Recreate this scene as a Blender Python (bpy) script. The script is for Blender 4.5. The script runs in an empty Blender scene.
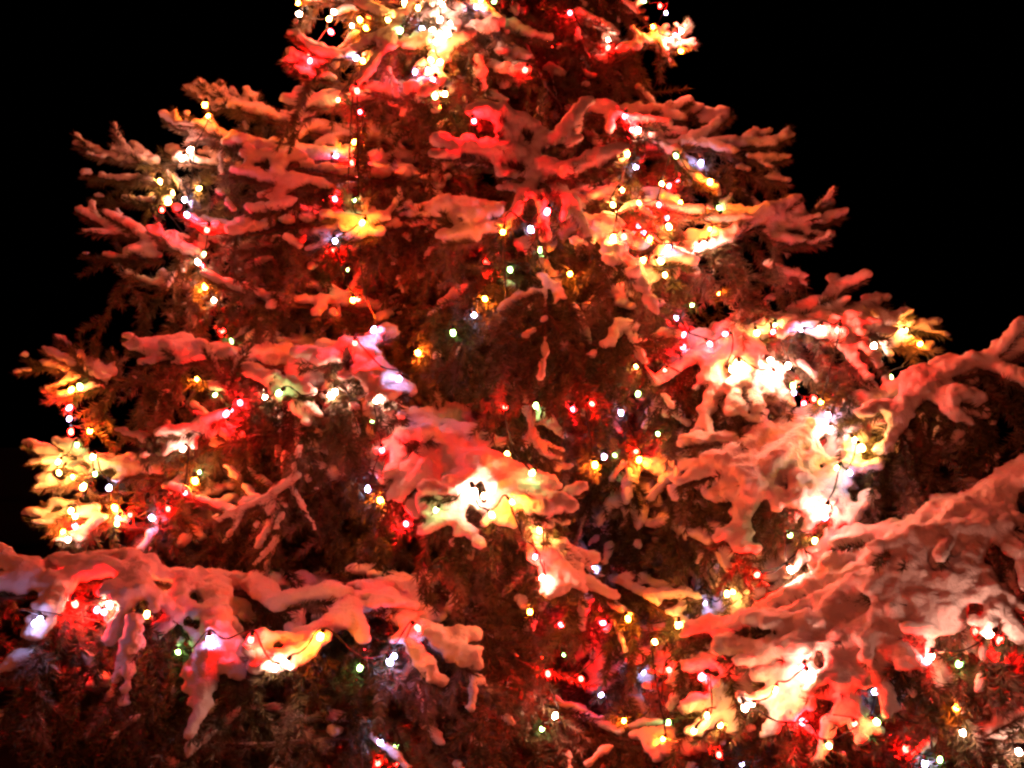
import bpy, math, random
import numpy as np
from mathutils import Vector, Matrix, noise as mnoise

S = bpy.context.scene
COL = S.collection
R = math.radians
random.seed(7)
rng = np.random.default_rng(7)

# ------------------------------------------------------------------ camera, sky, light, exposure
W, H, F = 1024, 768, 1200.0            # picture size and focal length in pixels
CAM_D, CAM_Z, PITCH = 3.6, 2.3, R(3)
cam_d = bpy.data.cameras.new('camera')
cam = bpy.data.objects.new('camera', cam_d); COL.objects.link(cam)
cam.location = (0, -CAM_D, CAM_Z)
cam.rotation_euler = (R(90) + PITCH, 0, 0)
cam_d.sensor_width = 36; cam_d.lens = 36 * F / W
cam_d.clip_start = 0.05; cam_d.clip_end = 5000
S.camera = cam

SUN_EL, SUN_AZ = R(.35), R(200)         # a low, dim, reddish fill light, added behind the camera
world = bpy.data.worlds.new('World'); S.world = world; world.use_nodes = True
wn = world.node_tree; wn.nodes.clear()
sky = wn.nodes.new('ShaderNodeTexSky'); sky.sky_type = 'NISHITA'; sky.sun_disc = False
sky.sun_elevation = SUN_EL; sky.sun_rotation = SUN_AZ
bg = wn.nodes.new('ShaderNodeBackground'); bg.inputs['Strength'].default_value = 0.00002
wo = wn.nodes.new('ShaderNodeOutputWorld')
wn.links.new(sky.outputs[0], bg.inputs[0]); wn.links.new(bg.outputs[0], wo.inputs[0])

sun_d = bpy.data.lights.new('sun', 'SUN'); sun_d.energy = 0.55; sun_d.angle = R(.5); sun_d.color = (1.0, 0.13, 0.055)
sun = bpy.data.objects.new('sun', sun_d); COL.objects.link(sun)
sd = Vector((math.sin(SUN_AZ) * math.cos(SUN_EL), math.cos(SUN_AZ) * math.cos(SUN_EL), math.sin(SUN_EL)))
sun.rotation_euler = sd.to_track_quat('Z', 'Y').to_euler()

S.view_settings.view_transform = 'Standard'; S.view_settings.look = 'None'
S.view_settings.exposure = 0.08; S.view_settings.gamma = 1.0; S.view_settings.use_curve_mapping = False
S.render.engine = 'CYCLES'
S.cycles.max_bounces = 4; S.cycles.diffuse_bounces = 3; S.cycles.sample_clamp_indirect = 3.0; S.cycles.transmission_bounces = 2
S.cycles.use_light_tree = True
S.render.film_transparent = False
S.cycles.filter_width = 2.5
BULB_POWER = 125.0

# ------------------------------------------------------------------ helpers
cam_m = Matrix.Translation(cam.location) @ cam.rotation_euler.to_matrix().to_4x4()
def ray_dir(px, py):
    v = Vector(((px - W / 2) / F, -(py - H / 2) / F, -1))
    return (cam_m.to_3x3() @ v)
def at(px, py, d):
    """point seen at that place of the photograph and standing d metres in front of the trunk"""
    v = ray_dir(px, py)
    s = (CAM_D - d) / v.y
    return np.array(cam.location + v * s)

def mesh_obj(name, verts, faces, mats, parent=None, smooth=True, loops3=True):
    me = bpy.data.meshes.new(name)
    verts = np.asarray(verts, dtype=np.float32); faces = np.asarray(faces, dtype=np.int32)
    n, k = faces.shape
    me.vertices.add(len(verts)); me.vertices.foreach_set('co', verts.ravel())
    me.loops.add(n * k); me.loops.foreach_set('vertex_index', faces.ravel())
    me.polygons.add(n); me.polygons.foreach_set('loop_start', np.arange(n, dtype=np.int32) * k)
    me.polygons.foreach_set('loop_total', np.full(n, k, dtype=np.int32))
    if smooth: me.polygons.foreach_set('use_smooth', np.ones(n, dtype=bool))
    me.update(calc_edges=True)
    for m in (mats if isinstance(mats, (list, tuple)) else [mats]): me.materials.append(m)
    o = bpy.data.objects.new(name, me); COL.objects.link(o)
    if parent: o.parent = parent
    return o

def tag(o, label=None, cat=None, group=None, kind=None):
    if label: o['label'] = label
    if cat: o['category'] = cat
    if group: o['group'] = group
    if kind: o['kind'] = kind
    return o

def unit(v):
    return v / (np.linalg.norm(v, axis=-1, keepdims=True) + 1e-9)

def catmull(P, n):
    P = np.asarray(P, float)
    Q = np.vstack([2 * P[0] - P[1], P, 2 * P[-1] - P[-2]])
    seg = len(P) - 1
    out = []
    for t in np.linspace(0, seg - 1e-6, n):
        i = int(t); u = t - i
        p0, p1, p2, p3 = Q[i:i + 4]
        out.append(0.5 * (2 * p1 + (p2 - p0) * u + (2 * p0 - 5 * p1 + 4 * p2 - p3) * u * u + (3 * p1 - p0 - 3 * p2 + p3) * u ** 3))
    return np.array(out)

def resample(P, n):
    L = np.r_[0, np.cumsum(np.linalg.norm(np.diff(P, axis=0), axis=1))]
    t = np.linspace(0, L[-1], n)
    return np.stack([np.interp(t, L, P[:, i]) for i in range(3)], 1), L[-1]

def tube(P, r0, r1, sides=6):
    """tapered tube along P"""
    P = np.asarray(P); n = len(P)
    T = unit(np.gradient(P, axis=0))
    ref = np.where(np.abs(T[:, 2:3]) > 0.9, np.array([[1., 0, 0]]), np.array([[0, 0, 1.]]))
    A = unit(np.cross(T, ref)); B = np.cross(T, A)
    rr = (np.linspace(r0, r1, n) if np.isscalar(r0) else r0)
    ang = np.arange(sides) * 2 * np.pi / sides
    V = P[:, None, :] + rr[:, None, None] * (np.cos(ang)[None, :, None] * A[:, None, :] + np.sin(ang)[None, :, None] * B[:, None, :])
    V = V.reshape(-1, 3)
    i = np.arange(n - 1)[:, None] * sides; j = np.arange(sides)[None, :]; k = (j + 1) % sides
    Fq = np.stack([i + j, i + k, i + sides + k, i + sides + j], -1).reshape(-1, 4)
    return V, Fq

class Acc:
    def __init__(s): s.v = []; s.f = []; s.n = 0
    def add(s, V, Fa):
        s.v.append(V); s.f.append(np.asarray(Fa) + s.n); s.n += len(V)
    def get(s): return np.concatenate(s.v), np.concatenate(s.f)

# ------------------------------------------------------------------ materials
def new_mat(name):
    m = bpy.data.materials.new(name); m.use_nodes = True
    nt = m.node_tree; b = nt.nodes['Principled BSDF']
    return m, nt, b

def mat_needles():
    m, nt, b = new_mat('spruce needles')
    geo = nt.nodes.new('ShaderNodeNewGeometry')
    tc = nt.nodes.new('ShaderNodeTexCoord')
    nz = nt.nodes.new('ShaderNodeTexNoise'); nz.inputs['Scale'].default_value = 9; nz.inputs['Detail'].default_value = 4
    nt.links.new(tc.outputs['Object'], nz.inputs['Vector'])
    r = nt.nodes.new('ShaderNodeValToRGB')
    r.color_ramp.elements[0].position = .3; r.color_ramp.elements[0].color = (.045, .055, .025, 1)
    r.color_ramp.elements[1].position = .75; r.color_ramp.elements[1].color = (.14, .14, .065, 1)
    nt.links.new(geo.outputs['Random Per Island'], r.inputs[0])
    # rime and dry snow dust caught between the needles, in patches
    fr = nt.nodes.new('ShaderNodeValToRGB')
    fr.color_ramp.elements[0].position = .49; fr.color_ramp.elements[0].color = (0, 0, 0, 1)
    fr.color_ramp.elements[1].position = .70; fr.color_ramp.elements[1].color = (.8, .8, .8, 1)
    nt.links.new(nz.outputs[0], fr.inputs[0])
    mx = nt.nodes.new('ShaderNodeMix'); mx.data_type = 'RGBA'
    mx.inputs['B'].default_value = (.38, .36, .34, 1)
    nt.links.new(fr.outputs[0], mx.inputs['Factor']); nt.links.new(r.outputs[0], mx.inputs['A'])
    nt.links.new(mx.outputs['Result'], b.inputs['Base Color'])
    b.inputs['Roughness'].default_value = .45
    return m

def mat_snow():
    m, nt, b = new_mat('snow')
    tc = nt.nodes.new('ShaderNodeTexCoord')
    n1 = nt.nodes.new('ShaderNodeTexNoise'); n1.inputs['Scale'].default_value = 130; n1.inputs['Detail'].default_value = 6
    n2 = nt.nodes.new('ShaderNodeTexNoise'); n2.inputs['Scale'].default_value = 28; n2.inputs['Detail'].default_value = 5
    bp = nt.nodes.new('ShaderNodeBump'); bp.inputs['Strength'].default_value = .7; bp.inputs['Distance'].default_value = .006
    b2 = nt.nodes.new('ShaderNodeBump'); b2.inputs['Strength'].default_value = .5; b2.inputs['Distance'].default_value = .012
    for n in (n1, n2): nt.links.new(tc.outputs['Object'], n.inputs['Vector'])
    nt.links.new(n2.outputs[0], b2.inputs['Height'])
    nt.links.new(b2.outputs[0], bp.inputs['Normal']); nt.links.new(n1.outputs[0], bp.inputs['Height'])
    nt.links.new(bp.outputs[0], b.inputs['Normal'])
    b.inputs['Base Color'].default_value = (.86, .87, .88, 1)
    b.inputs['Roughness'].default_value = .75
    b.inputs['Specular IOR Level'].default_value = .25
    b.inputs['Subsurface Weight'].default_value = SSS
    b.inputs['Subsurface Radius'].default_value = (1, .9, .8)
    b.inputs['Subsurface Scale'].default_value = .012
    return m

def mat_bark():
    m, nt, b = new_mat('bark')
    tc = nt.nodes.new('ShaderNodeTexCoord')
    mp = nt.nodes.new('ShaderNodeMapping'); mp.inputs['Scale'].default_value = (30, 30, 8)
    n1 = nt.nodes.new('ShaderNodeTexNoise'); n1.inputs['Scale'].default_value = 2; n1.inputs['Detail'].default_value = 8
    r = nt.nodes.new('ShaderNodeValToRGB')
    r.color_ramp.elements[0].color = (.05, .03, .02, 1); r.color_ramp.elements[1].color = (.20, .13, .085, 1)
    bp = nt.nodes.new('ShaderNodeBump'); bp.inputs['Strength'].default_value = .8; bp.inputs['Distance'].default_value = .01
    nt.links.new(tc.outputs['Object'], mp.inputs[0]); nt.links.new(mp.outputs[0], n1.inputs['Vector'])
    nt.links.new(n1.outputs[0], r.inputs[0]); nt.links.new(r.outputs[0], b.inputs['Base Color'])
    nt.links.new(n1.outputs[0], bp.inputs['Height']); nt.links.new(bp.outputs[0], b.inputs['Normal'])
    b.inputs['Roughness'].default_value = .9
    return m

def mat_plain(name, col, rough):
    m, nt, b = new_mat(name)
    n1 = nt.nodes.new('ShaderNodeTexNoise'); n1.inputs['Scale'].default_value = 60
    r = nt.nodes.new('ShaderNodeValToRGB')
    r.color_ramp.elements[0].color = (*[c * .7 for c in col], 1); r.color_ramp.elements[1].color = (*[c * 1.2 for c in col], 1)
    nt.links.new(n1.outputs[0], r.inputs[0]); nt.links.new(r.outputs[0], b.inputs['Base Color'])
    b.inputs['Roughness'].default_value = rough
    return m

def mat_bulb(name, col, k):
    m, nt, b = new_mat('lit bulb ' + name)
    b.inputs['Base Color'].default_value = (*[min(1, c) for c in col], 1)
    b.inputs['Roughness'].default_value = .2
    b.inputs['Emission Color'].default_value = (*col, 1)
    b.inputs['Emission Strength'].default_value = BULB_POWER * k
    m.cycles.emission_sampling = 'FRONT'
    return m

SSS = 0.0
NEEDLE, SNOW, BARK = mat_needles(), mat_snow(), mat_bark()
CABLE = mat_plain('dark green cable', (.012, .02, .012), .45)
SOCKET = mat_plain('dark green bulb socket', (.015, .03, .018), .4)
BULBS = {
    'R': ('red', (1.0, .0022, .0014), 7.6), 'P': ('pink', (1.0, .0045, .0065), 6.8), 'O': ('orange', (1.0, .145, .010), 4.4),
    'Y': ('yellow', (1.0, .35, .07), 1.8), 'G': ('green', (.26, .48, .13), .42), 'W': ('white', (1.0, .43, .29), 1.9),
    'B': ('blue white', (.44, .40, .78), .50),
}
BULB_MAT = {k: mat_bulb(*v) for k, v in BULBS.items()}

# ------------------------------------------------------------------ ground
def build_ground():
    n = 90
    rr = np.concatenate([np.linspace(.05, 12, 60), np.geomspace(13, 3000, 30)])
    th = np.linspace(0, 2 * np.pi, 97)[:-1]
    X = rr[:, None] * np.cos(th); Y = rr[:, None] * np.sin(th)
    Z = np.array([[mnoise.noise(Vector((x * .35, y * .35, 1.7))) * .10 + mnoise.noise(Vector((x * 1.7, y * 1.7, 4.))) * .02
                   for x, y in zip(a, b)] for a, b in zip(X, Y)])
    Z *= np.minimum(1, 30 / rr)[:, None]
    V = np.stack([X, Y, Z], -1).reshape(-1, 3)
    i = np.arange(n - 1)[:, None] * 96; j = np.arange(96)[None]; k = (j + 1) % 96
    Fq = np.stack([i + j, i + 96 + j, i + 96 + k, i + k], -1).reshape(-1, 4)
    o = mesh_obj('ground', V, Fq, SNOW)
    tag(o, kind='structure', label='snow covered ground under the tree', cat='ground')
build_ground()

# cold night air full of fine ice: the bulbs glow in it
HAZE = 0.0
def build_haze():
    x0, x1, y0, y1, z0, z1 = -9, 9, -9, 9, -1.2, 6.5
    V = np.array([[x, y, z] for z in (z0, z1) for y in (y0, y1) for x in (x0, x1)])
    Fq = [[0, 2, 3, 1], [4, 5, 7, 6], [0, 1, 5, 4], [2, 6, 7, 3], [0, 4, 6, 2], [1, 3, 7, 5]]
    m = bpy.data.materials.new('haze'); m.use_nodes = True; nt = m.node_tree; nt.nodes.clear()
    out = nt.nodes.new('ShaderNodeOutputMaterial'); v = nt.nodes.new('ShaderNodeVolumePrincipled')
    v.inputs['Color'].default_value = (.9, .9, .9, 1); v.inputs['Density'].default_value = HAZE
    nt.links.new(v.outputs[0], out.inputs['Volume'])
    tag(mesh_obj('haze', V, Fq, m, smooth=False), kind='stuff', label='fine frosty haze in the night air round the tree', cat='haze')
if HAZE > 0: build_haze()
# ------------------------------------------------------------------ spruce
ICO_V, ICO_F = None, None
def make_ico():
    global ICO_V, ICO_F
    import bmesh
    bm = bmesh.new(); bmesh.ops.create_icosphere(bm, subdivisions=1, radius=1)
    bm.verts.ensure_lookup_table()
    ICO_V = np.array([v.co[:] for v in bm.verts]); ICO_F = np.array([[v.index for v in f.verts] for f in bm.faces])
    bm.free()
make_ico()

snow_tex = bpy.data.textures.new('snow lumps', 'CLOUDS'); snow_tex.noise_scale = .016; snow_tex.noise_depth = 4

def grow(p, d, L, droop, n=6, wob=.10):
    """a shoot from p in direction d that bends down (or up, droop < 0)"""
    d = unit(np.array(d, float)); P = [np.array(p, float)]; ds = L / (n - 1)
    for i in range(n - 1):
        d = unit(d + np.array([0, 0, -droop / (n - 1)]) + rng.normal(0, wob, 3) * (.5 if i else 0))
        P.append(P[-1] + d * ds)
    return np.array(P)

def needles_mesh(twigs, density, nlen, width):
    VS = []; 
    for P, L, tipr in twigs:
        n = max(6, int(L * density))
        u = rng.random(n); x = u * (len(P) - 1); i = np.minimum(x.astype(int), len(P) - 2); f = (x - i)[:, None]
        base = P[i] * (1 - f) + P[i + 1] * f
        T = unit(P[i + 1] - P[i])
        ref = rng.normal(size=(n, 3)); A = unit(np.cross(T, ref))
        ang = np.radians(rng.uniform(32, 68, n)) * (1 - .55 * (u[:, None].ravel() > .93))
        D = unit(T * np.cos(ang)[:, None] + A * np.sin(ang)[:, None] + np.array([0, 0, .12]))
        ln = nlen * rng.uniform(.7, 1.2, n) * (1 - .25 * u)
        tip = base + D * ln[:, None]
        s = unit(np.cross(D, rng.normal(size=(n, 3)))) * width
        VS.append(np.stack([base - s, base + s, tip], 1).reshape(-1, 3))
    V = np.concatenate(VS)
    return V, np.arange(len(V)).reshape(-1, 3)

def wave(s, ph):
    return .5 + .5 * math.sin(s * 1.0 + ph) * .6 + .25 * math.sin(s * 2.7 + 2.1 * ph)

tree = bpy.data.objects.new('spruce_tree', None); COL.objects.link(tree)
tag(tree, 'tall snow laden spruce tree hung all over with glowing coloured fairy lights', 'tree')

def AL0(P): return float(np.linalg.norm(np.diff(P, axis=0), axis=1).sum())
def px(*pts): return [at(*p) for p in pts]

def bough_geo(acc, axis, lw=.28, droop=.5, hang=.0, snow=1.0, rs=1.0, tip_up=.5, fingers=4, finger_len=.13, space=.058,
          side_bias=0., density=1250, detail=1.0, hang_p=.68, sub=True, base_skip=.12, up_side=.0, blanket=0., roll=.5, shoots=(), subs=(), elev=(-.75, -.35, -.1, .2, .45)):
    if blanket > .25: elev = (-.5, -.25, -.05, .1)
    axis = catmull(axis, 40); axis, AL = resample(axis, max(12, int(AL0(axis) / .03)))
    n = len(axis)
    T = unit(np.gradient(axis, axis=0))
    wood, needle_tw, balls = acc
    V, Fq = tube(axis, np.linspace(.014 * min(1.3, AL), .003, n), None, 6); wood.add(V, Fq)

    def snow_on(P, L, r, prob, taper=.35, lift=1.0):
        """beads of snow along a shoot, with gaps"""
        if r <= 0: return
        m = max(2, int(L / (r * .55)))
        ph = rng.uniform(0, 6.28); ph2 = rng.uniform(0, 6.28)
        Q, _ = resample(P, m)
        TQ = unit(np.gradient(Q, axis=0)) if m > 2 else np.repeat(unit(Q[1] - Q[0])[None], m, 0)
        for k in range(m):
            s = k / max(1, m - 1)
            w = wave(s * L * 26, ph)
            if w < 1 - prob: continue
            steep = abs(TQ[k, 2])
            if steep > .93 and rng.random() < .5: continue
            rr = r * (1 - taper * s) * (.78 + .4 * wave(s * L * 55, ph2)) * (1 - .28 * steep)
            balls.append((Q[k][0], Q[k][1], Q[k][2] + lift * rr * (1 - .4 * steep) + .004, rr))

    if snow > 0:
        k0 = int(base_skip * n)
        snow_on(axis[k0:], AL * (1 - base_skip), .030 * rs * min(1.2, snow), (.60 if blanket < .1 else 1.), .35)
    if detail > 0: needle_tw.append((axis[int(.3 * n):], AL * .7, .003))

    m = int(AL * (1 - base_skip) / space)
    for k in range(m):
        t = base_skip + (1 - base_skip) * (k + rng.uniform(.1, .9)) / m
        i = min(n - 2, int(t * (n - 1)))
        p, tg = axis[i], T[i]
        side = unit(np.cross(tg, np.array([0, 0, 1.])))
        sg = 1 if k % 2 else -1
        prof = (.5 + .5 * min(1, t / .3)) * (1 - .68 * t ** 1.6)
        L = lw * prof * rng.uniform(.72, 1.15)
        if sg > 0: L *= 1 + side_bias
        else: L *= 1 - side_bias
        if L < .035: continue
        a = R(rng.uniform(48, 66) - 20 * t)
        el = rng.choice(elev)
        d = tg * math.cos(a) + side * sg * math.sin(a) + np.array([0, 0, up_side + el * (1 - .5 * t) + rng.uniform(-.1, .1)])
        d[2] += roll * (side * sg)[1]
        lie = 1. if d[2] > -.45 or blanket > .2 else .35        # steep shoots have shed most of their snow
        dr = 1.5 * droop * rng.uniform(.6, 1.4) * (1 - .7 * t) - tip_up * t * rng.uniform(.3, .8)
        P = grow(p, d, L, dr, 7)
        V, Fq = tube(P, .0042, .0018, 4); wood.add(V, Fq)
        needle_tw.append((P, L, .002))
        if snow > 0 and rng.random() < (.5 + .45 * snow) * lie * (1. if blanket > .1 else .72): snow_on(P, L, .0255 * rs * (.75 + .5 * rng.random()), .5 + .5 * snow, .25)
        if sub:
            q = max(1, int(L / .052)); Tp = unit(np.gradient(P, axis=0))
            for z in range(q):
                for s2 in (-1, 1):
                    if rng.random() < .14: continue
                    tt = (z + rng.uniform(.25, .9)) / q
                    j = min(5, int(tt * 6)); fr_ = tt * 6 - j
                    pp = P[j] * (1 - fr_) + P[min(6, j + 1)] * fr_
                    sd2 = unit(np.cross(Tp[j], np.array([0, 0, 1.])))
                    L2 = min(.62 * L, .135) * (1 - .5 * tt) * rng.uniform(.7, 1.25)
                    if L2 < .02: continue
                    aa = R(rng.uniform(38, 60))
                    P2 = grow(pp, Tp[j] * math.cos(aa) + sd2 * s2 * math.sin(aa) + np.array([0, 0, rng.uniform(-.15, .2)]), L2, dr * .7, 4)
                    needle_tw.append((P2, L2, .001))
                    if snow > 0 and rng.random() < .36 * snow * lie + blanket: snow_on(P2, L2, .0200 * rs * rng.uniform(.8, 1.15), .95, .25)
        if hang > 0:
            q = max(1, int(L / .06))
            for z in range(q):
                if rng.random() > hang_p + .25: continue
                tt = (z + rng.random()) / q; j = min(5, int(tt * 6))
                L2 = hang * rng.uniform(.45, 1.1)
                P2 = grow(P[j], np.array([rng.normal(0, .3), rng.normal(0, .3), -.75]) + .5 * Tp[j] if sub else np.array([0, 0, -1.]), L2, .8, 6, .13)
                needle_tw.append((P2, L2, .001))
                V, Fq = tube(P2, .002, .001, 3) if False else (None, None)
                if snow > 0 and rng.random() < .09 * snow: snow_on(P2[2:], L2 * .6, .014 * rs, .75, .2, .3)
                for z2 in range(int(L2 / .038)):
                    jj = rng.integers(1, 5)
                    L3 = rng.uniform(.055, .115)
                    P3 = grow(P2[jj], np.array([rng.normal(0, .7), rng.normal(0, .7), -.5]), L3, .5, 3)
                    needle_tw.append((P3, L3, .001))
                    if snow > 0 and rng.random() < .06 * snow: snow_on(P3, L3, .012 * rs, .9, .2, .3)
    # shoots at the tip, spread like a hand
    p, tg = axis[-1], T[-2]
    side = unit(np.cross(tg, np.array([0, 0, 1.])))
    for k in range(fingers):
        if k == 0: d = tg.copy()
        else:
            a = R(rng.uniform(24, 58)) * (1 if k % 2 else -1)
            d = tg * math.cos(a) + side * math.sin(a)
            p = axis[max(0, n - 2 - k)]
        d = d + np.array([0, 0, rng.uniform(-.25, .75) * (1 if tip_up > .2 else .3)])
        L = 1.3 * finger_len * (1 if k == 0 else rng.uniform(.6, .95))
        P = grow(p, d, L, -tip_up * .5, 6, .06)
        V, Fq = tube(P, .0045, .002, 4); wood.add(V, Fq)
        needle_tw.append((P, L, .001))
        if snow > .2: snow_on(P, L, .019 * rs, .98, .12, 1.0)
    # single shoots that the photograph shows one by one
    for sh in shoots:
        pts, r, ns = sh
        Q = px(*pts)
        if len(Q) == 2: Q = [Q[0], (Q[0] + Q[1]) / 2 + np.array([0, 0, -.006]), Q[1]]
        P = catmull(Q, 10); P, L = resample(P, 8)
        V, Fq = tube(P, .0045, .002, 4); wood.add(V, Fq)
        for _ in range(3): needle_tw.append((P, L, .001))
        for tt in (2, 3, 5):
            a = unit(P[tt + 1] - P[tt]); q = unit(np.cross(a, rng.normal(size=3)))
            P2 = grow(P[tt], a * .75 + q * .65, L * rng.uniform(.25, .45), -.2, 4); needle_tw.append((P2, L * .45, .001))
            if ns > .5: snow_on(P2, L * .35, r * .75, .9, .2, .4)
        if ns > 0: snow_on(P, L, r * .98, .40 + .58 * ns, .10, 1.0)
    for q in subs:
        q = dict(q); q.setdefault('base_skip', 0.); q.setdefault('fingers', 2); q.setdefault('finger_len', .05); q.setdefault('space', space)
        bough_geo(acc, **q)

def bough(**kw):
    acc = (Acc(), [], [])
    bough_geo(acc, **kw)
    wood, needle_tw, balls = acc
    detail = kw.get('detail', 1.); density = kw.get('density', 1250)
    wv, wf = wood.get()
    b = mesh_obj('branch', wv, wf, BARK, tree)
    nv, nf = needles_mesh(needle_tw, density * detail, .0255, .0016)
    mesh_obj('needles', nv, nf, NEEDLE, b, smooth=False)
    if len(balls) > 4:
        B = np.array(balls)
        # crumbs: small clods stuck on the sides and tops of the snow
        ex = []
        for _ in range(3):
            u = unit(rng.normal(size=(len(B), 3))); u[:, 2] = u[:, 2] * .5 + .15
            keep = rng.random(len(B)) < .75
            ex.append(np.c_[B[:, :3] + u * B[:, 3:4] * .85, np.maximum(.0045, B[:, 3] * rng.uniform(.28, .58, len(B)))][keep])
        B = np.vstack([B] + ex)
        V = (ICO_V[None] * B[:, None, 3:4] * np.array([1.12, 1.12, .74]) + B[:, None, :3]).reshape(-1, 3)
        Fa = (ICO_F[None] + (np.arange(len(B)) * len(ICO_V))[:, None, None]).reshape(-1, 3)
        o = mesh_obj('snow', V, Fa, SNOW, b); o['kind'] = 'stuff'
        md = o.modifiers.new('r', 'REMESH'); md.mode = 'VOXEL'; md.voxel_size = .0064 if detail >= 1 else .012; md.use_smooth_shade = True
        md = o.modifiers.new('s', 'SMOOTH'); md.factor = .5; md.iterations = 1
        md = o.modifiers.new('d', 'DISPLACE'); md.texture = snow_tex; md.texture_coords = 'LOCAL'; md.strength = .014; md.mid_level = .5
        SNOWS.append(o)
    return b

SNOWS = []

# trunk
TOP = CAM_Z + 2.05
tp = np.array([[.01 * math.sin(z * 2), .008 * math.cos(z * 3), z] for z in np.linspace(-.05, TOP, 40)])
V, Fq = tube(tp, np.linspace(.13, .008, 40) * (1 + .35 * np.exp(-np.linspace(0, TOP, 40) / .15)), None, 20)
mesh_obj('trunk', V, Fq, BARK, tree)

def px(*pts): return [at(*p) for p in pts]

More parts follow.
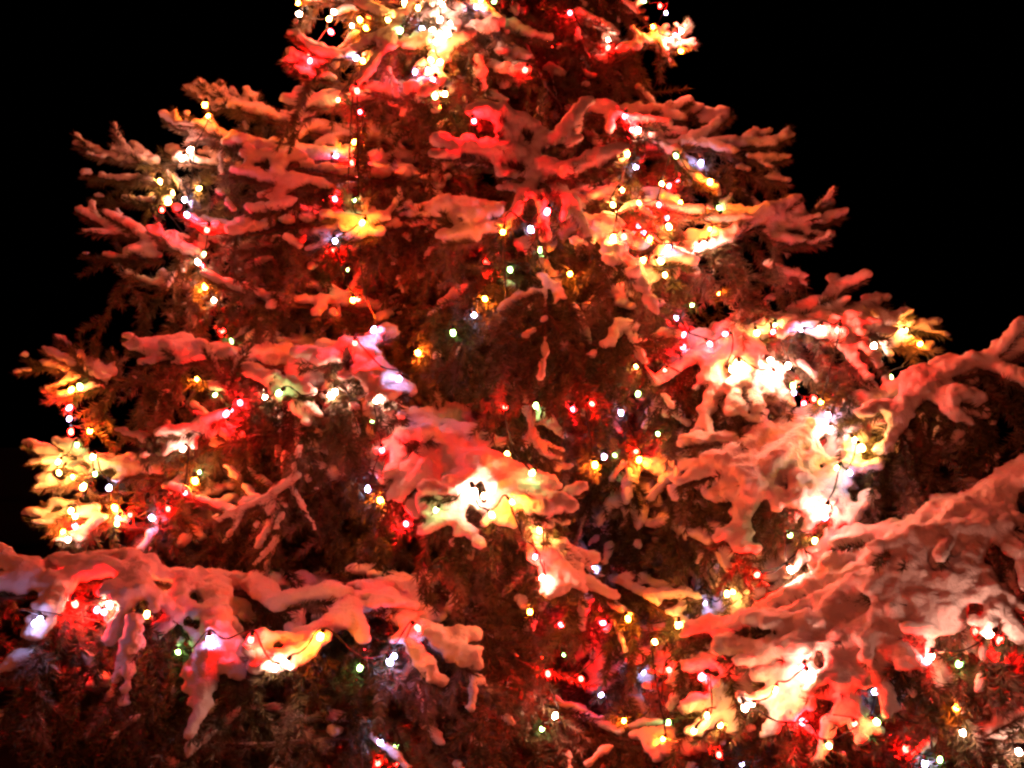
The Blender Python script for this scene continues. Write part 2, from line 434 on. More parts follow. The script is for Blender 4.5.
# boughs seen in the photograph: where they run, how deep they stand, how they carry their snow
def SH(r, ns, *pts): return (pts, r, ns)          # one shoot: snow thickness, snow cover, course
BL = dict(snow=1.4, rs=1.08, blanket=.27, space=.042)
BF = dict(snow=1.2, rs=1.0, blanket=.09, space=.046)
BOUGHS = [
    # top
    dict(axis=px((500, -10, .1), (420, 12, .40), (350, 5, .5), (310, 4, .5)), lw=.22, hang=.16, snow=1.0, fingers=3, finger_len=.06),
    dict(axis=px((500, 40, .1), (420, 55, .45), (350, 60, .6), (320, 58, .62)), lw=.2, hang=.2, snow=1.0, rs=.95, fingers=1, finger_len=.05,
         shoots=[SH(.017, .9, (335, 60, .6), (290, 38, .6)), SH(.016, .8, (335, 72, .6), (287, 56, .62)), SH(.016, .8, (332, 84, .6), (289, 72, .63))]),
    dict(axis=px((500, 85, .1), (420, 95, .4), (350, 105, .55), (320, 108, .58)), lw=.18, hang=.2, snow=.8, fingers=1, finger_len=.05,
         shoots=[SH(.021, 1, (345, 106, .58), (287, 108, .6))]),
    dict(axis=px((505, -40, .1), (470, -10, .5), (450, 40, .75), (440, 85, .85)), lw=.22, hang=.12, snow=1.3, rs=1.1, droop=.7),
    dict(axis=px((505, 0, .1), (490, 25, .45), (500, 50, .65), (512, 72, .72)), lw=.2, hang=.14, snow=1.1, rs=1.0, fingers=2, finger_len=.06,
         shoots=[SH(.02, 1, (490, 70, .75), (525, 78, .8)), SH(.02, 1, (470, 35, .7), (494, 28, .72)), SH(.02, 1, (480, 95, .75), (478, 62, .8))]),
    dict(axis=px((500, -10, .1), (440, -8, .55), (400, 30, .8), (385, 50, .85)), lw=.2, hang=.14, snow=1.2, rs=1.0, droop=.6),
    dict(axis=px((500, 60, .1), (470, 90, .5), (420, 105, .75), (395, 100, .8)), lw=.18, hang=.2, snow=1.0, rs=1.0, droop=.6, fingers=3, finger_len=.06),
    dict(axis=px((520, -30, .05), (560, 0, .2), (590, 60, .3)), lw=.26, hang=.22, snow=.12, rs=.7),
    dict(axis=px((520, 20, .05), (545, 60, .25), (560, 110, .4)), lw=.24, hang=.22, snow=.12, rs=.7),
    dict(axis=px((525, 75, .0), (590, 72, .2), (640, 50, .3), (660, 46, .32)), lw=.17, hang=.18, snow=.9, rs=.95, fingers=1, finger_len=.05,
         shoots=[SH(.014, .9, (660, 48, .32), (691, 28, .34)), SH(.013, .9, (662, 50, .32), (694, 44, .34)), SH(.015, .9, (650, 48, .32), (632, 32, .35)), SH(.013, .8, (655, 46, .3), (656, 30, .33))]),
    dict(axis=px((520, -60, .0), (570, -40, .12), (610, -10, .2)), lw=.2, hang=.16, snow=.3, rs=.8),
    # upper left
    dict(axis=px((510, 150, .05), (360, 145, .25), (270, 122, .35), (235, 110, .35)), lw=.26, hang=.18, snow=1.0, fingers=1, finger_len=.06,
         shoots=[SH(.018, .9, (238, 116, .36), (186, 90, .38)), SH(.018, .9, (245, 112, .38), (200, 88, .4)), SH(.012, .8, (228, 108, .4), (220, 84, .4)),
                 SH(.016, .9, (268, 118, .38), (246, 92, .38)), SH(.016, .9, (245, 112, .36), (232, 92, .3))]),
    dict(axis=px((500, 170, .05), (330, 165, .45), (250, 152, .6), (215, 142, .6)), lw=.24, hang=.18, snow=1.1, fingers=1, finger_len=.06,
         shoots=[SH(.019, .9, (220, 146, .62), (165, 122, .62)), SH(.018, .9, (235, 145, .64), (187, 118, .66))]),
    dict(axis=px((500, 200, .05), (330, 195, .3), (210, 168, .42), (150, 166, .4)), lw=.26, hang=.22, snow=.8, fingers=1, finger_len=.06,
         shoots=[SH(.017, .8, (155, 168, .4), (77, 149, .4)), SH(.011, .8, (140, 162, .42), (113, 133, .42)), SH(.015, .5, (160, 185, .42), (84, 178, .4)), SH(.014, .3, (170, 205, .42), (92, 200, .38))]),
    dict(axis=px((480, 190, .1), (360, 180, .5), (290, 170, .65), (265, 168, .68)), lw=.22, hang=.16, snow=1.0, rs=.95, fingers=2, finger_len=.06,
         shoots=[SH(.022, 1, (300, 165, .68), (243, 160, .7)), SH(.021, 1, (320, 190, .7), (236, 178, .72)), SH(.02, 1, (300, 205, .72), (250, 215, .75))]),
    dict(axis=px((490, 270, .05), (320, 250, .4), (210, 255, .6), (150, 246, .6)), lw=.28, hang=.24, snow=1.0, fingers=1, finger_len=.06,
         shoots=[SH(.018, .9, (150, 246, .6), (78, 215, .6)), SH(.018, .9, (165, 246, .62), (107, 217, .62)), SH(.014, .4, (165, 262, .62), (84, 258, .58)), SH(.021, 1, (200, 262, .66), (150, 234, .68))]),
    dict(axis=px((490, 240, .05), (330, 225, .45), (250, 235, .65), (205, 232, .7)), lw=.24, hang=.2, snow=.9, fingers=2, finger_len=.06),
    dict(axis=px((490, 330, .05), (340, 300, .3), (220, 295, .45), (150, 288, .42)), lw=.28, hang=.26, snow=.4, rs=.85, fingers=3, finger_len=.08),
    dict(axis=px((480, 330, .1), (350, 310, .5), (270, 305, .65), (230, 290, .68)), lw=.2, hang=.2, snow=.8, fingers=3, finger_len=.05),
    # star shaped tip that points at the viewer
    dict(axis=px((515, 190, .1), (525, 185, .5), (537, 178, .85), (540, 170, .95)), lw=.12, hang=.2, snow=.25, rs=.8, droop=.8, tip_up=0., roll=0., fingers=1, finger_len=.03,
         shoots=[SH(0.0125, .25, (540, 178, 1.0), (541, 135, 1.0), (542, 96, .98)), SH(0.0275, 1, (540, 155, 1.02), (562, 140, 1.06), (587, 108, 1.06)), SH(0.0287, 1, (545, 182, 1.05), (582, 176, 1.1), (622, 156, 1.12)),
                 SH(0.0300, 1, (540, 145, 1.02), (512, 130, 1.06), (476, 124, 1.08)), SH(0.0213, 1, (525, 150, 1.02), (500, 138, 1.08), (504, 110, 1.08)), SH(0.0287, 1, (530, 170, 1.02), (480, 162, 1.08), (440, 152, 1.1)),
                 SH(0.0250, 1, (535, 185, 1.0), (498, 172, 1.03), (472, 156, 1.05)), SH(0.0225, 1, (540, 180, 1.0), (525, 200, 1.06), (505, 235, 1.05)), SH(0.0213, .8, (545, 185, 1.0), (570, 205, 1.05), (590, 245, 1.04)),
                 SH(0.0200, .5, (540, 180, 1.0), (542, 210, 1.08), (545, 245, 1.05))]),
    dict(axis=px((505, 230, .1), (430, 228, .55), (375, 232, .78), (360, 228, .82)), lw=.17, hang=.2, snow=.9, rs=.9, tip_up=.6, fingers=1, finger_len=.03,
         shoots=[SH(.012, .9, (360, 226, .84), (346, 193, .85)), SH(.014, 1, (362, 226, .86), (368, 195, .86)), SH(.016, 1, (378, 225, .84), (406, 196, .85)), SH(.019, 1, (385, 225, .86), (327, 222, .88)),
                 SH(.02, 1, (380, 240, .86), (312, 238, .88)), SH(.02, 1, (400, 220, .8), (445, 208, .82))]),
    dict(axis=px((505, 230, .2), (480, 222, .6), (465, 216, .85), (455, 220, .9)), lw=.18, hang=.2, snow=1.3, rs=1.05, blanket=.05, fingers=2, finger_len=.05,
         shoots=[SH(.026, 1, (500, 222, .9), (440, 222, .94)), SH(.026, 1, (495, 235, .92), (445, 245, .95))]),
    # upper right
    dict(axis=px((525, 130, .05), (610, 118, .25), (670, 120, .33), (705, 120, .32)), lw=.17, hang=.16, snow=1.0, rs=.95, fingers=2, finger_len=.05,
         shoots=[SH(.012, .8, (700, 126, .32), (733, 119, .32)), SH(.018, 1, (650, 115, .35), (690, 105, .36))]),
    dict(axis=px((525, 140, .1), (590, 115, .5), (650, 140, .65), (690, 175, .7)), lw=.22, hang=.18, snow=.9, rs=.9, fingers=3, finger_len=.06),
    dict(axis=px((525, 190, .05), (620, 160, .35), (710, 150, .48), (755, 150, .48)), lw=.26, hang=.28, snow=.9, fingers=1, finger_len=.05,
         shoots=[SH(.018, .95, (745, 148, .48), (792, 141, .48)), SH(.015, .6, (745, 160, .48), (788, 162, .48)), SH(.015, .5, (740, 172, .48), (788, 186, .46)), SH(.014, .4, (735, 185, .48), (765, 215, .47))]),
    dict(axis=px((530, 230, .1), (600, 200, .55), (660, 210, .75), (715, 225, .8)), lw=.22, hang=.18, snow=.8, rs=.85, fingers=3, finger_len=.06),
    dict(axis=px((530, 280, .1), (630, 282, .62), (690, 260, .75), (750, 232, .76), (785, 222, .72)), lw=.28, hang=.3, snow=1.25, rs=1.15, blanket=.2, fingers=1, finger_len=.06,
         shoots=[SH(.02, .95, (770, 238, .74), (843, 219, .72)), SH(.018, .9, (770, 228, .74), (830, 208, .7)), SH(.017, .9, (755, 222, .75), (799, 202, .74)), SH(.017, .6, (775, 245, .76), (826, 245, .75)),
                 SH(.017, .7, (770, 270, .76), (803, 282, .76)), SH(.024, 1, (690, 262, .8), (640, 285, .84)), SH(.024, 1, (700, 256, .8), (745, 230, .82))]),
    dict(axis=px((525, 240, .2), (575, 235, .7), (610, 250, .88), (640, 290, .95)), lw=.2, hang=.2, snow=1.2, rs=1.15, blanket=.2, droop=.7, fingers=3, finger_len=.06),
    dict(axis=px((520, 250, .2), (540, 265, .7), (545, 300, .95), (545, 350, 1.0)), lw=.32, hang=.26, snow=.22, rs=.7, droop=1.0, fingers=2, finger_len=.07),
    dict(axis=px((520, 270, .2), (500, 280, .6), (480, 310, .8), (455, 360, .85)), lw=.30, hang=.26, snow=.16, rs=.7, droop=.9, fingers=3, finger_len=.07),
    dict(axis=px((525, 300, .2), (590, 310, .7), (625, 335, .85), (650, 380, .9)), lw=.28, hang=.26, snow=.3, rs=.75, droop=.9, fingers=3, finger_len=.07),
    # middle left
    dict(axis=px((500, 360, .1), (360, 370, .45), (220, 362, .75), (150, 358, .78)), lw=.28, hang=.28, snow=1.2, rs=1.1, fingers=1, finger_len=.05,
         shoots=[SH(.02, 1, (190, 362, .78), (131, 353, .8)), SH(.02, 1, (210, 365, .8), (165, 352, .82)), SH(.012, .3, (235, 395, .84), (205, 352, .9)), SH(.012, .3, (228, 392, .86), (243, 352, .92))]),
    dict(axis=px((300, 388, .72), (345, 366, .9), (376, 372, .98), (390, 402, 1.0)), lw=.2, hang=.28, snow=1.3, rs=1.25, fingers=2, finger_len=.04, base_skip=0, blanket=.2,
         shoots=[SH(.012, .6, (348, 372, 1.0), (347, 353, 1.03)), SH(.026, 1, (250, 380, .85), (310, 400, .95)), SH(.026, 1, (365, 385, 1.02), (395, 408, 1.08))]),
    dict(axis=px((490, 400, .1), (320, 385, .4), (190, 385, .62), (110, 378, .6)), lw=.28, hang=.22, snow=.3, rs=.9, fingers=1, finger_len=.05,
         shoots=[SH(.015, .6, (105, 378, .6), (58, 340, .62)), SH(.017, .6, (105, 382, .6), (24, 361, .6)), SH(.017, .5, (105, 384, .64), (44, 352, .64)), SH(.012, .5, (98, 378, .6), (93, 344, .6)),
                 SH(.015, .4, (105, 388, .6), (46, 402, .6)), SH(.012, .3, (115, 375, .6), (112, 352, .58))]),
    dict(axis=px((490, 420, .1), (330, 430, .5), (250, 440, .75), (190, 455, .8)), lw=.28, hang=.26, snow=.3, rs=.8, shoots=[SH(.018, .7, (225, 420, .85), (160, 440, .9)), SH(.018, .7, (210, 440, .85), (145, 462, .9))]),
    dict(axis=px((480, 470, .1), (300, 480, .45), (160, 478, .68), (95, 466, .66)), lw=.28, hang=.22, snow=1.0, fingers=1, finger_len=.05,
         shoots=[SH(.02, .9, (90, 470, .68), (26, 448, .68)), SH(.02, 1, (105, 470, .7), (56, 446, .7)), SH(.017, .8, (90, 480, .68), (40, 486, .68)), SH(.022, 1, (150, 478, .72), (85, 465, .74))]),
    dict(axis=px((480, 520, .1), (280, 525, .5), (150, 528, .66), (90, 522, .66)), lw=.26, hang=.22, snow=.7, fingers=1, finger_len=.05,
         shoots=[SH(.018, .7, (90, 522, .68), (28, 520, .68)), SH(.017, .6, (95, 515, .68), (45, 505, .66)), SH(.019, .9, (100, 525, .7), (62, 545, .72))]),
    dict(axis=px((490, 460, .1), (370, 470, .55), (300, 500, .8), (240, 520, .85)), lw=.32, hang=.28, snow=.22, rs=.8, droop=.9, shoots=[SH(.014, .9, (300, 480, .95), (220, 525, .98)), SH(.013, .7, (300, 450, .95), (265, 580, .95))]),
    # middle
    dict(axis=px((375, 425, .8), (440, 452, .98), (500, 492, 1.1), (550, 508, 1.12)), lw=.24, hang=.24, snow=1.4, rs=1.2, fingers=1, finger_len=.05, base_skip=0, droop=.8, blanket=.3,
         shoots=[SH(.024, 1, (400, 445, 1.0), (432, 438, 1.04)), SH(.027, 1, (520, 500, 1.12), (570, 518, 1.18)), SH(.026, 1, (500, 495, 1.12), (545, 520, 1.2)), SH(.026, 1, (470, 490, 1.1), (425, 500, 1.16))]),
    dict(axis=px((480, 430, .3), (415, 440, .9), (400, 465, 1.0), (405, 500, 1.03)), lw=.16, hang=.2, snow=1.3, rs=1.2, fingers=2, finger_len=.05, droop=.8, blanket=.3),
    dict(axis=px((515, 470, .4), (525, 520, .95), (560, 560, 1.05), (588, 590, 1.08)), lw=.2, hang=.2, snow=1.1, rs=1.0, fingers=2, finger_len=.05, droop=.8, blanket=.2,
         shoots=[SH(.026, 1, (540, 560, 1.1), (560, 598, 1.15)), SH(.024, 1, (550, 560, 1.1), (578, 592, 1.15))]),
    dict(axis=px((520, 390, .2), (525, 400, .65), (530, 430, .85), (545, 465, .9)), lw=.22, hang=.2, snow=.5, rs=.8, droop=.9, fingers=3, finger_len=.06, shoots=[SH(.014, 1, (530, 415, .9), (535, 445, .95), (558, 475, .96))]),
    dict(axis=px((530, 400, .1), (600, 400, .4), (660, 400, .6), (700, 420, .65)), lw=.26, hang=.24, snow=.2, rs=.7, droop=.8),
    # middle right
    dict(axis=px((530, 360, .1), (690, 360, .6), (770, 342, .78), (850, 328, .8), (890, 330, .76)), lw=.3, hang=.26, snow=1.25, rs=1.15, blanket=.15, fingers=1, finger_len=.05,
         shoots=[SH(.017, .9, (880, 334, .76), (938, 328, .75)), SH(.018, .95, (870, 328, .78), (911, 317, .78)), SH(.015, .6, (880, 345, .78), (938, 350, .78))],
         subs=[dict(axis=px((730, 345, .8), (745, 375, .92), (760, 420, .94)), lw=.2, hang=.16, droop=.6, **BL), dict(axis=px((700, 350, .75), (715, 385, .88), (728, 415, .9)), lw=.18, hang=.16, droop=.6, **BL),
               dict(axis=px((830, 335, .85), (850, 360, .92), (865, 385, .94)), lw=.2, hang=.2, droop=.6, snow=.9, rs=1.1)]),
    dict(axis=px((530, 470, .1), (700, 455, .55), (820, 430, .88), (920, 392, .98), (1040, 355, 1.0)), lw=.3, hang=.28, snow=1.4, rs=1.25, droop=.9, blanket=.2,
         subs=[dict(axis=px((830, 432, .92), (780, 470, 1.05), (735, 535, 1.1)), lw=.2, hang=.12, droop=.6, **BL), dict(axis=px((790, 440, .9), (740, 460, 1.0), (705, 480, 1.02)), lw=.18, hang=.12, droop=.6, **BL),
               dict(axis=px((870, 420, .95), (850, 470, 1.06), (835, 530, 1.1)), lw=.18, hang=.16, droop=.6, **BF), dict(axis=px((930, 395, 1.0), (895, 430, 1.08), (870, 500, 1.1)), lw=.18, hang=.2, droop=.7, snow=1.2, rs=1.1)]),
    dict(axis=px((535, 460, .1), (610, 468, .5), (660, 480, .65), (700, 510, .7)), lw=.24, hang=.2, snow=1., rs=.9, droop=.7, fingers=3, finger_len=.06),
    dict(axis=px((535, 520, .1), (620, 530, .5), (680, 535, .72), (730, 560, .8)), lw=.28, hang=.2, snow=1., rs=.85, droop=.7, fingers=3, finger_len=.06),
    dict(axis=px((535, 560, .1), (610, 585, .6), (660, 610, .8), (700, 650, .85)), lw=.28, hang=.2, snow=.9, rs=.9, droop=.7, fingers=3, finger_len=.06),
    # lower right
    dict(axis=px((540, 640, .1), (720, 620, .6), (830, 575, .95), (930, 530, 1.15), (1060, 475, 1.25)), lw=.34, hang=.24, snow=1.5, rs=1.35, droop=.9, blanket=.3,
         subs=[dict(axis=px((1000, 505, 1.2), (920, 560, 1.32), (880, 640, 1.4)), lw=.26, hang=.16, droop=.6, **BL), dict(axis=px((930, 535, 1.15), (830, 620, 1.32), (770, 710, 1.4)), lw=.28, hang=.14, droop=.5, **BL),
               dict(axis=px((850, 570, 1.0), (770, 650, 1.2), (715, 725, 1.3)), lw=.24, hang=.14, droop=.5, **BL), dict(axis=px((900, 560, 1.15), (855, 650, 1.36), (830, 730, 1.42)), lw=.24, hang=.14, droop=.5, **BL),
               dict(axis=px((1000, 510, 1.22), (970, 570, 1.36), (930, 640, 1.42)), lw=.22, hang=.2, droop=.6, **BL)]),
    dict(axis=px((560, 600, .2), (760, 570, .7), (800, 575, .95), (840, 560, 1.05)), lw=.2, hang=.16, droop=.6, fingers=3, finger_len=.06, **BL),
    dict(axis=px((560, 680, .2), (880, 640, 1.05), (960, 640, 1.25), (1040, 620, 1.3)), lw=.4, hang=.28, snow=.3, rs=1., droop=.9),
    dict(axis=px((560, 720, .2), (860, 720, 1.0), (960, 740, 1.2), (1040, 740, 1.25)), lw=.35, hang=.24, snow=.25, rs=.9, droop=.8),
    dict(axis=px((540, 700, .2), (600, 730, .7), (640, 745, .9), (690, 760, 1.0)), lw=.26, hang=.2, snow=.6, rs=.85, droop=.7),
    # lower left
    dict(axis=px((500, 600, .1), (300, 595, .8), (200, 592, 1.05), (120, 582, 1.18), (20, 598, 1.25), (-40, 588, 1.25)), lw=.26, hang=.3, snow=1.0, rs=1.15, droop=.9, blanket=.105,
         subs=[dict(axis=px((60, 595, 1.22), (45, 630, 1.32), (25, 665, 1.34)), lw=.16, hang=.2, droop=.7, snow=1.3, rs=1.2), dict(axis=px((140, 585, 1.18), (135, 630, 1.32), (128, 680, 1.34)), lw=.16, hang=.22, droop=.7, snow=1.1, rs=1.),
               dict(axis=px((215, 600, 1.05), (215, 655, 1.28), (203, 712, 1.34)), lw=.12, hang=.14, droop=.7, **BL), dict(axis=px((250, 595, 1.0), (280, 620, 1.12), (300, 650, 1.15)), lw=.2, hang=.18, droop=.7, snow=1.2, rs=1.)]),
    dict(axis=px((490, 600, .2), (385, 605, .95), (330, 640, 1.22), (275, 672, 1.32)), lw=.2, hang=.24, snow=1.2, rs=1.2, droop=.6, fingers=2, finger_len=.05, blanket=.09, shoots=[SH(.028, 1, (320, 650, 1.3), (258, 680, 1.36))]),
    dict(axis=px((490, 610, .2), (380, 615, .95), (420, 640, 1.15), (450, 660, 1.2)), lw=.18, hang=.24, snow=1.3, rs=1.2, droop=.6, fingers=2, finger_len=.05, blanket=.2,
         shoots=[SH(.024, 1, (430, 640, 1.2), (470, 665, 1.24)), SH(.024, 1, (410, 650, 1.22), (440, 690, 1.28))]),
    dict(axis=px((500, 560, .1), (430, 570, .6), (470, 620, .9), (520, 660, .95)), lw=.32, hang=.28, snow=.12, rs=.7, droop=.9),
    dict(axis=px((490, 680, .1), (300, 690, .8), (160, 690, 1.1), (20, 690, 1.2)), lw=.36, hang=.28, snow=.15, rs=1., droop=.9),
    dict(axis=px((500, 720, .1), (420, 720, .8), (330, 740, 1.1), (200, 750, 1.2)), lw=.36, hang=.24, snow=.12, rs=.8, droop=.9),
    dict(axis=px((520, 700, .1), (500, 690, .6), (480, 710, .9), (470, 750, .95)), lw=.32, hang=.28, snow=.12, rs=.7, droop=.9),
]
for i, b in enumerate(BOUGHS):
    rng = np.random.default_rng(100 + i)
    bough(**b)

# the rest of the crown: whorls all round the trunk
def radius_at(z):
    y = np.array([-.2, .9, 1.6, 2.2, 2.6, 2.95, 3.4, 3.8, TOP])
    r = np.array([1.7, 1.7, 1.6, 1.32, 1.22, 1.05, .60, .38, .05])
    return float(np.interp(z, y, r))
NB = 34
for i in range(NB):
    z = .45 + (TOP - .7) * (i + .5) / NB
    az = i * 2.39996
    rad = radius_at(z)
    c, s = math.cos(az), math.sin(az)
    front = s < 0.15
    rad *= (.55 if front else .82)
    el = (z - 2.2) * .18
    p0 = np.array([c * .02, s * .02, z]); p1 = np.array([c * rad * .5, s * rad * .5, z + el * rad * .5])
    p2 = np.array([c * rad, s * rad, z + (el - .12) * rad])
    bough(axis=[p0, p1, p2], lw=.45 * min(1, rad), hang=.24, snow=.10 if front else .7, rs=.9, droop=.6, density=900, space=.055, detail=.9, hang_p=.5)

# ------------------------------------------------------------------ strings of lights
STRINGS = [
    ('fairy light string hanging in a steep line left of the trunk', [
        (360, 20, 'O'), (366, 28, 'O'), (356, 58, 'B'), (363, 61, 'O'), (357, 91, 'R'), (338, 100, 'G'), (360, 112, 'P'), (354, 142, 'O'), (336, 156, 'B'),
        (352, 163, 'R'), (335, 199, 'P'), (354, 200, 'G'), (362, 223, 'O'), (335, 241, 'B'), (334, 250, 'R'), (347, 269, 'G'), (353, 300, 'O'),
        (358, 299, 'R'), (374, 330, 'B'), (355, 343, 'R'), (418, 353, 'O'), (399, 379, 'B')]),
    ('fairy light string on the snowy twigs at the upper left edge of the crown', [
        (298, 3, 'O'), (299, 14, 'W'), (334, 12, 'W'), (329, 19, 'Y'), (331, 32, 'P'), (352, 26, 'W'), (388, 20, 'Y'), (400, 31, 'G'), (422, 29, 'B'),
        (310, 54, 'R'), (310, 61, 'P'), (418, 8, 'Y'), (405, 3, 'Y')]),
    ('dense fairy light string blazing white on the snow at the top of the crown', [
        (440, 20, 'W'), (447, 34, 'W'), (432, 30, 'W'), (431, 60, 'Y'), (440, 62, 'Y'), (415, 72, 'B'), (428, 71, 'P'), (433, 81, 'P'), (435, 96, 'G'),
        (445, 94, 'Y'), (476, 7, 'B'), (481, 0, 'O'), (494, 1, 'G'), (474, 121, 'P'), (450, 24, 'W'), (442, 4, 'W'), (436, 42, 'Y')]),
    ('fairy light string on the upper right branch tip against the black sky', [
        (644, 1, 'G'), (660, 6, 'R'), (666, 13, 'B'), (653, 27, 'O'), (671, 40, 'W'), (675, 35, 'P'), (681, 31, 'W'), (681, 51, 'O'), (608, 40, 'W'),
        (608, 48, 'R'), (570, 13, 'P'), (525, 70, 'R')]),
    ('fairy light string on the left side of the crown with yellow bulbs in a cluster', [
        (205, 105, 'O'), (208, 116, 'O'), (190, 150, 'W'), (182, 158, 'W'), (160, 182, 'Y'), (173, 193, 'Y'), (168, 202, 'Y'), (199, 188, 'Y'), (185, 200, 'B'),
        (187, 215, 'B'), (162, 210, 'R'), (207, 230, 'R'), (204, 254, 'G'), (198, 262, 'W'), (202, 266, 'P'), (205, 287, 'O'), (214, 300, 'W'),
        (222, 331, 'R'), (232, 341, 'G')]),
    ('fairy light string dangling from the outermost left branch tips', [
        (80, 387, 'G'), (71, 390, 'O'), (69, 408, 'P'), (69, 419, 'B'), (71, 432, 'R'), (90, 431, 'O'), (77, 445, 'G'), (58, 462, 'Y'), (59, 473, 'Y'),
        (93, 457, 'Y'), (73, 477, 'O'), (95, 474, 'G'), (83, 487, 'Y'), (109, 488, 'B'), (115, 508, 'O'), (118, 518, 'P'), (117, 524, 'G'), (130, 515, 'R'),
        (152, 518, 'B'), (168, 509, 'R'), (185, 493, 'P'), (195, 481, 'O'), (200, 472, 'G'), (183, 449, 'W'), (71, 511, 'Y'), (75, 516, 'Y'),
        (75, 526, 'P'), (63, 532, 'O'), (68, 540, 'W')]),
    ('fairy light string draped over the snow ridge in the middle of the left side', [
        (197, 379, 'O'), (215, 395, 'G'), (240, 403, 'P'), (226, 414, 'P'), (231, 410, 'P'), (265, 397, 'W'), (279, 393, 'G'), (331, 396, 'W'), (335, 392, 'W'),
        (376, 400, 'W'), (372, 422, 'G'), (382, 450, 'P'), (368, 489, 'B'), (380, 500, 'O'), (406, 524, 'P'), (436, 510, 'G'), (474, 492, 'W'),
        (484, 496, 'W'), (492, 515, 'Y'), (512, 502, 'O'), (535, 557, 'P'), (542, 578, 'W'), (593, 568, 'B'), (540, 530, 'Y')]),
    ('fairy light string down the middle of the tree below the star shaped branch tip', [
        (547, 212, 'P'), (531, 230, 'B'), (503, 232, 'O'), (487, 262, 'R'), (510, 270, 'G'), (485, 299, 'O'), (474, 315, 'B'), (453, 333, 'G'), (540, 250, 'G'),
        (570, 274, 'O'), (505, 407, 'R'), (536, 406, 'G'), (507, 454, 'Y'), (532, 473, 'G'), (573, 409, 'P'), (592, 404, 'R'), (621, 413, 'B'), (638, 394, 'G'),
        (636, 367, 'Y'), (604, 457, 'B'), (615, 455, 'G'), (658, 434, 'G'), (636, 451, 'R'), (639, 460, 'O'), (595, 465, 'O')]),
    ('dense fairy light string of pink and yellow bulbs on the upper right of the crown', [
        (625, 116, 'P'), (632, 130, 'P'), (638, 131, 'W'), (676, 156, 'G'), (627, 154, 'Y'), (636, 167, 'B'), (678, 181, 'P'), (669, 186, 'P'), (662, 184, 'Y'),
        (622, 190, 'Y'), (639, 203, 'G'), (659, 205, 'P'), (680, 203, 'O'), (719, 208, 'G'), (710, 182, 'O'), (701, 163, 'B'), (613, 205, 'Y'), (667, 218, 'P'),
        (669, 227, 'Y'), (639, 226, 'P'), (644, 233, 'P'), (613, 238, 'Y'), (710, 229, 'O'), (624, 237, 'R'), (650, 239, 'O'), (668, 248, 'B'), (643, 260, 'Y'),
        (661, 261, 'Y'), (704, 245, 'W'), (698, 248, 'W'), (665, 275, 'Y')]),
    ('fairy light string on the middle right branch with bright white bulbs on its snow', [
        (665, 370, 'R'), (719, 293, 'O'), (692, 305, 'G'), (676, 318, 'B'), (684, 335, 'P'), (683, 347, 'P'), (710, 344, 'P'), (725, 334, 'P'), (757, 333, 'Y'),
        (775, 326, 'G'), (773, 332, 'P'), (801, 329, 'B'), (821, 329, 'W'), (838, 330, 'R'), (771, 361, 'W'), (788, 366, 'W'), (773, 376, 'W'), (793, 386, 'G'),
        (794, 393, 'B'), (804, 404, 'P'), (814, 399, 'R'), (821, 402, 'O'), (828, 415, 'B'), (740, 365, 'Y'), (733, 370, 'W'), (728, 366, 'Y'), (905, 330, 'Y'), (920, 344, 'O'),
        (874, 346, 'W'), (891, 377, 'G')]),
    ('fairy light string over the long snowy branch at the right edge', [
        (830, 430, 'W'), (855, 440, 'Y'), (862, 448, 'Y'), (837, 468, 'G'), (850, 473, 'B'), (826, 508, 'W'), (825, 518, 'P'), (790, 535, 'G'), (815, 541, 'Y'),
        (791, 570, 'W'), (757, 575, 'R')]),
    ('fairy light string looping through the dark gap low in the middle', [
        (530, 612, 'O'), (561, 625, 'P'), (603, 623, 'P'), (628, 619, 'O'), (564, 655, 'G'), (548, 674, 'R'), (581, 679, 'R'), (601, 695, 'B'), (555, 716, 'W'),
        (542, 729, 'G'), (624, 721, 'O'), (643, 672, 'B'), (669, 670, 'R'), (678, 625, 'Y'), (655, 642, 'Y'), (668, 723, 'G'), (663, 739, 'O'),
        (705, 603, 'B'), (733, 592, 'Y'), (727, 594, 'Y')]),
    ('fairy light string along the foot of the big snow blanket at lower right', [
        (702, 677, 'P'), (694, 731, 'Y'), (707, 716, 'Y'), (720, 725, 'Y'), (745, 708, 'W'), (752, 704, 'W'), (775, 690, 'Y'), (803, 667, 'P'), (811, 672, 'W'),
        (803, 722, 'P'), (829, 746, 'G'), (855, 724, 'R'), (742, 764, 'B'), (719, 755, 'R')]),
    ('fairy light string among the dark needles in the lower right corner', [
        (931, 656, 'W'), (928, 660, 'P'), (959, 664, 'G'), (875, 692, 'B'), (956, 708, 'O'), (963, 733, 'W'), (989, 634, 'W'), (1000, 641, 'R'), (975, 632, 'R'), (906, 749, 'R'),
        (925, 764, 'B'), (940, 760, 'G'), (1019, 752, 'W'), (877, 722, 'G')]),
    ('fairy light string across the snowy branch in the lower left corner', [
        (36, 623, 'B'), (40, 620, 'B'), (75, 604, 'R'), (97, 610, 'P'), (110, 605, 'W'), (104, 612, 'P'), (147, 615, 'Y'), (178, 652, 'G'), (210, 639, 'B'), (251, 640, 'R'), (320, 637, 'O'),
        (285, 663, 'W'), (275, 668, 'W'), (418, 628, 'R'), (360, 668, 'G'), (390, 662, 'B'), (394, 656, 'B')]),
    ('short fairy light string with two red bulbs at the bottom of the tree', [
        (378, 763, 'R'), (397, 764, 'R'), (380, 742, 'B'), (396, 747, 'G')]),
]

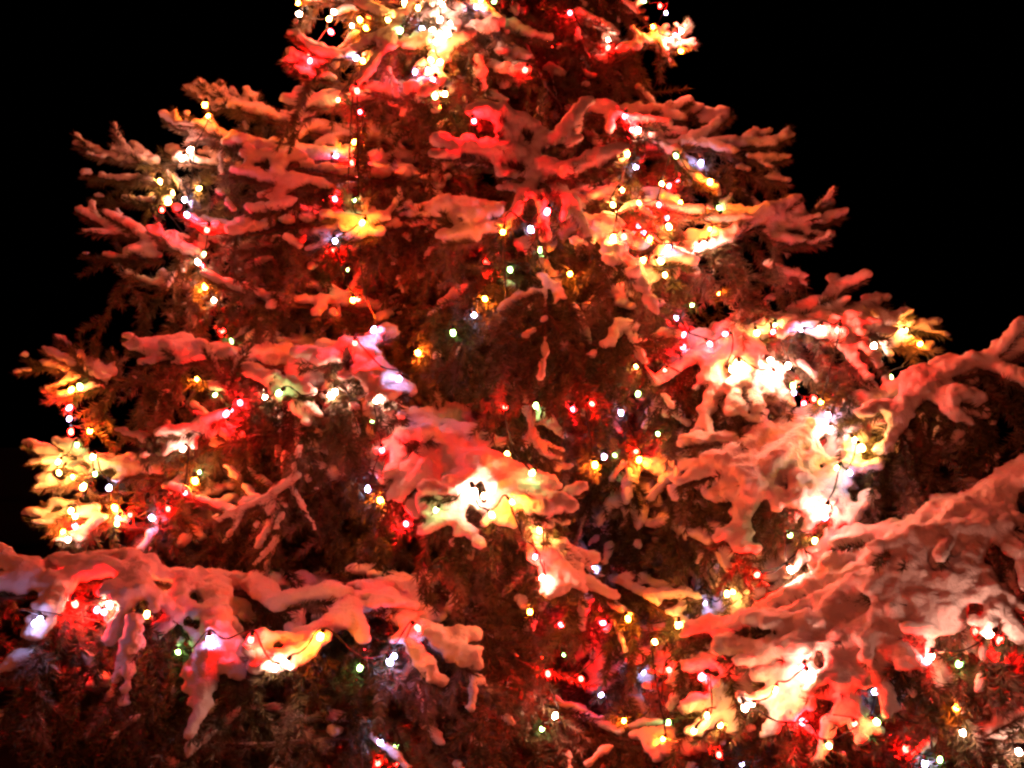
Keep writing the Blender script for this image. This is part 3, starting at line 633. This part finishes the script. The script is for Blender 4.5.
def bulb_mesh():
    prof = [(0, -.0080), (.0048, -.0066), (.0074, -.001), (.0060, .0055), (.0042, .0085)]
    n = 7; V = []; Fa = []
    for r, z in prof[1:]:
        for k in range(n):
            a = 2 * math.pi * k / n; V.append((r * math.cos(a), r * math.sin(a), z))
    tip = len(V); V.append((0, 0, prof[0][1])); top = len(V); V.append((0, 0, .0085))
    tris = []
    m = len(prof) - 1
    for i in range(m - 1):
        for k in range(n):
            a, b, c, d = i * n + k, i * n + (k + 1) % n, (i + 1) * n + (k + 1) % n, (i + 1) * n + k
            tris += [(a, b, c), (a, c, d)]
    for k in range(n):
        tris.append((tip, (k + 1) % n, k)); tris.append((top, (m - 1) * n + k, (m - 1) * n + (k + 1) % n))
    return np.array(V), np.array(tris)
BV, BF = bulb_mesh()
bulb_me = {}
for k in BULBS:
    o = mesh_obj('bulb', BV, BF, BULB_MAT[k]); bulb_me[k] = o.data; bpy.data.objects.remove(o)
sv, sf = tube(np.array([[0, 0, .0078], [0, 0, .012], [0, 0, .019], [0, 0, .021]]), np.array([.0052, .0056, .005, .0022]), None, 8)
o = mesh_obj('socket', sv, sf, SOCKET); socket_me = o.data; bpy.data.objects.remove(o)

bpy.context.view_layer.update()
dg = bpy.context.evaluated_depsgraph_get()
origin = Vector(cam.location)
def front(px_, py_, default):
    """the first needles, twig or snow met in that direction"""
    best = None
    hit, loc, nor, idx, ob, mt = S.ray_cast(dg, origin, ray_dir(px_, py_).normalized())
    if hit and loc.y < .5 and ob.name.split('.')[0] not in ('ground', 'haze'):
        return loc, ob.name.startswith('snow')
    return None, False

def place_bulbs(pts):
    out = []; last = None
    for x, y, k in pts:
        loc, on_snow = front(x, y, None)
        dr = ray_dir(x, y).normalized()
        if loc is None:
            dd = (last - origin).dot(dr) if last is not None else 3.2
            p = origin + dr * dd
        else:
            p = loc - dr * (.030 if on_snow else .026)
        out.append((p, k)); last = p
    return out

def chain(items):
    """order the bulbs along the cable: nearest neighbour from the topmost"""
    left = list(items); cur = max(left, key=lambda a: a[0].z); left.remove(cur); seq = [cur]
    while left:
        nx = min(left, key=lambda a: (a[0] - seq[-1][0]).length); left.remove(nx); seq.append(nx)
    return seq

def light_string(label, pts, items=None):
    seq = items or chain(place_bulbs(pts))
    base = min((p for p, _ in seq), key=lambda p: p.z).copy()
    root = bpy.data.objects.new('fairy_light_string', None); COL.objects.link(root); root.location = base
    tag(root, label, 'light string', 'strings of fairy lights on the tree')
    nodes = []
    for p, k in seq:
        b = bpy.data.objects.new('bulb', bulb_me[k]); COL.objects.link(b); b.parent = root
        b.location = p - base
        rot = (rng.normal(0, .5), rng.normal(0, .5), rng.uniform(0, 6.28)); b.rotation_euler = rot
        sc = rng.uniform(.60, .92); b.scale = (sc, sc, sc * rng.uniform(.95, 1.15))
        b['label'] = BULBS[k][0] + ' glowing bulb'
        s = bpy.data.objects.new('socket', socket_me); COL.objects.link(s); s.parent = b
        bpy_m = Matrix.LocRotScale(b.location, b.rotation_euler, b.scale)
        nodes.append(np.array(bpy_m @ Vector((0, 0, .0215))))
    P = []
    for a, b_ in zip(nodes[:-1], nodes[1:]):
        mid = (a + b_) / 2; L = np.linalg.norm(b_ - a)
        mid = mid + np.array([rng.normal(0, .06 * L), rng.normal(0, .05 * L) + (.7 * L if L > .22 else 0), -.16 * L])
        P += [a, mid]
    P.append(nodes[-1])
    C = catmull(P, max(20, int(AL0(np.array(P)) / .012)))
    V, Fq = tube(C, .0012, .0012, 5)
    C2 = C + np.stack([np.sin(np.arange(len(C)) * .9), np.cos(np.arange(len(C)) * .9), np.sin(np.arange(len(C)) * .9 + 1)], 1) * .0018
    V2, F2 = tube(C2, .0010, .0010, 5)
    mesh_obj('cable', np.vstack([V, V2]), np.vstack([Fq, F2 + len(V)]), CABLE, root)
for lab, pts in STRINGS: light_string(lab, pts)

def inner_fill_string():  # added red and orange bulbs that fill the crown with glow from within
    items = []
    for i in range(40):
        u = i / 39; z = .75 + (TOP - 1.0) * u; a = i * 1.35 + .4
        r = radius_at(z) * (.34 + .10 * math.sin(i * 2.3))
        items.append((Vector((r * math.cos(a), r * math.sin(a), z)), 'RORRPROR'[i % 8]))
    return items
light_string('added light string wound round the trunk to redden the inside of the crown', None, inner_fill_string())

# turn the snow's modifiers into plain meshes
for o in SNOWS:
    ev = o.evaluated_get(dg)
    me = bpy.data.meshes.new_from_object(ev)
    old = o.data; o.modifiers.clear(); o.data = me
    bpy.data.meshes.remove(old)
print('boughs', len(SNOWS), 'faces', sum(len(o.data.polygons) for o in bpy.data.objects if o.type == 'MESH'))
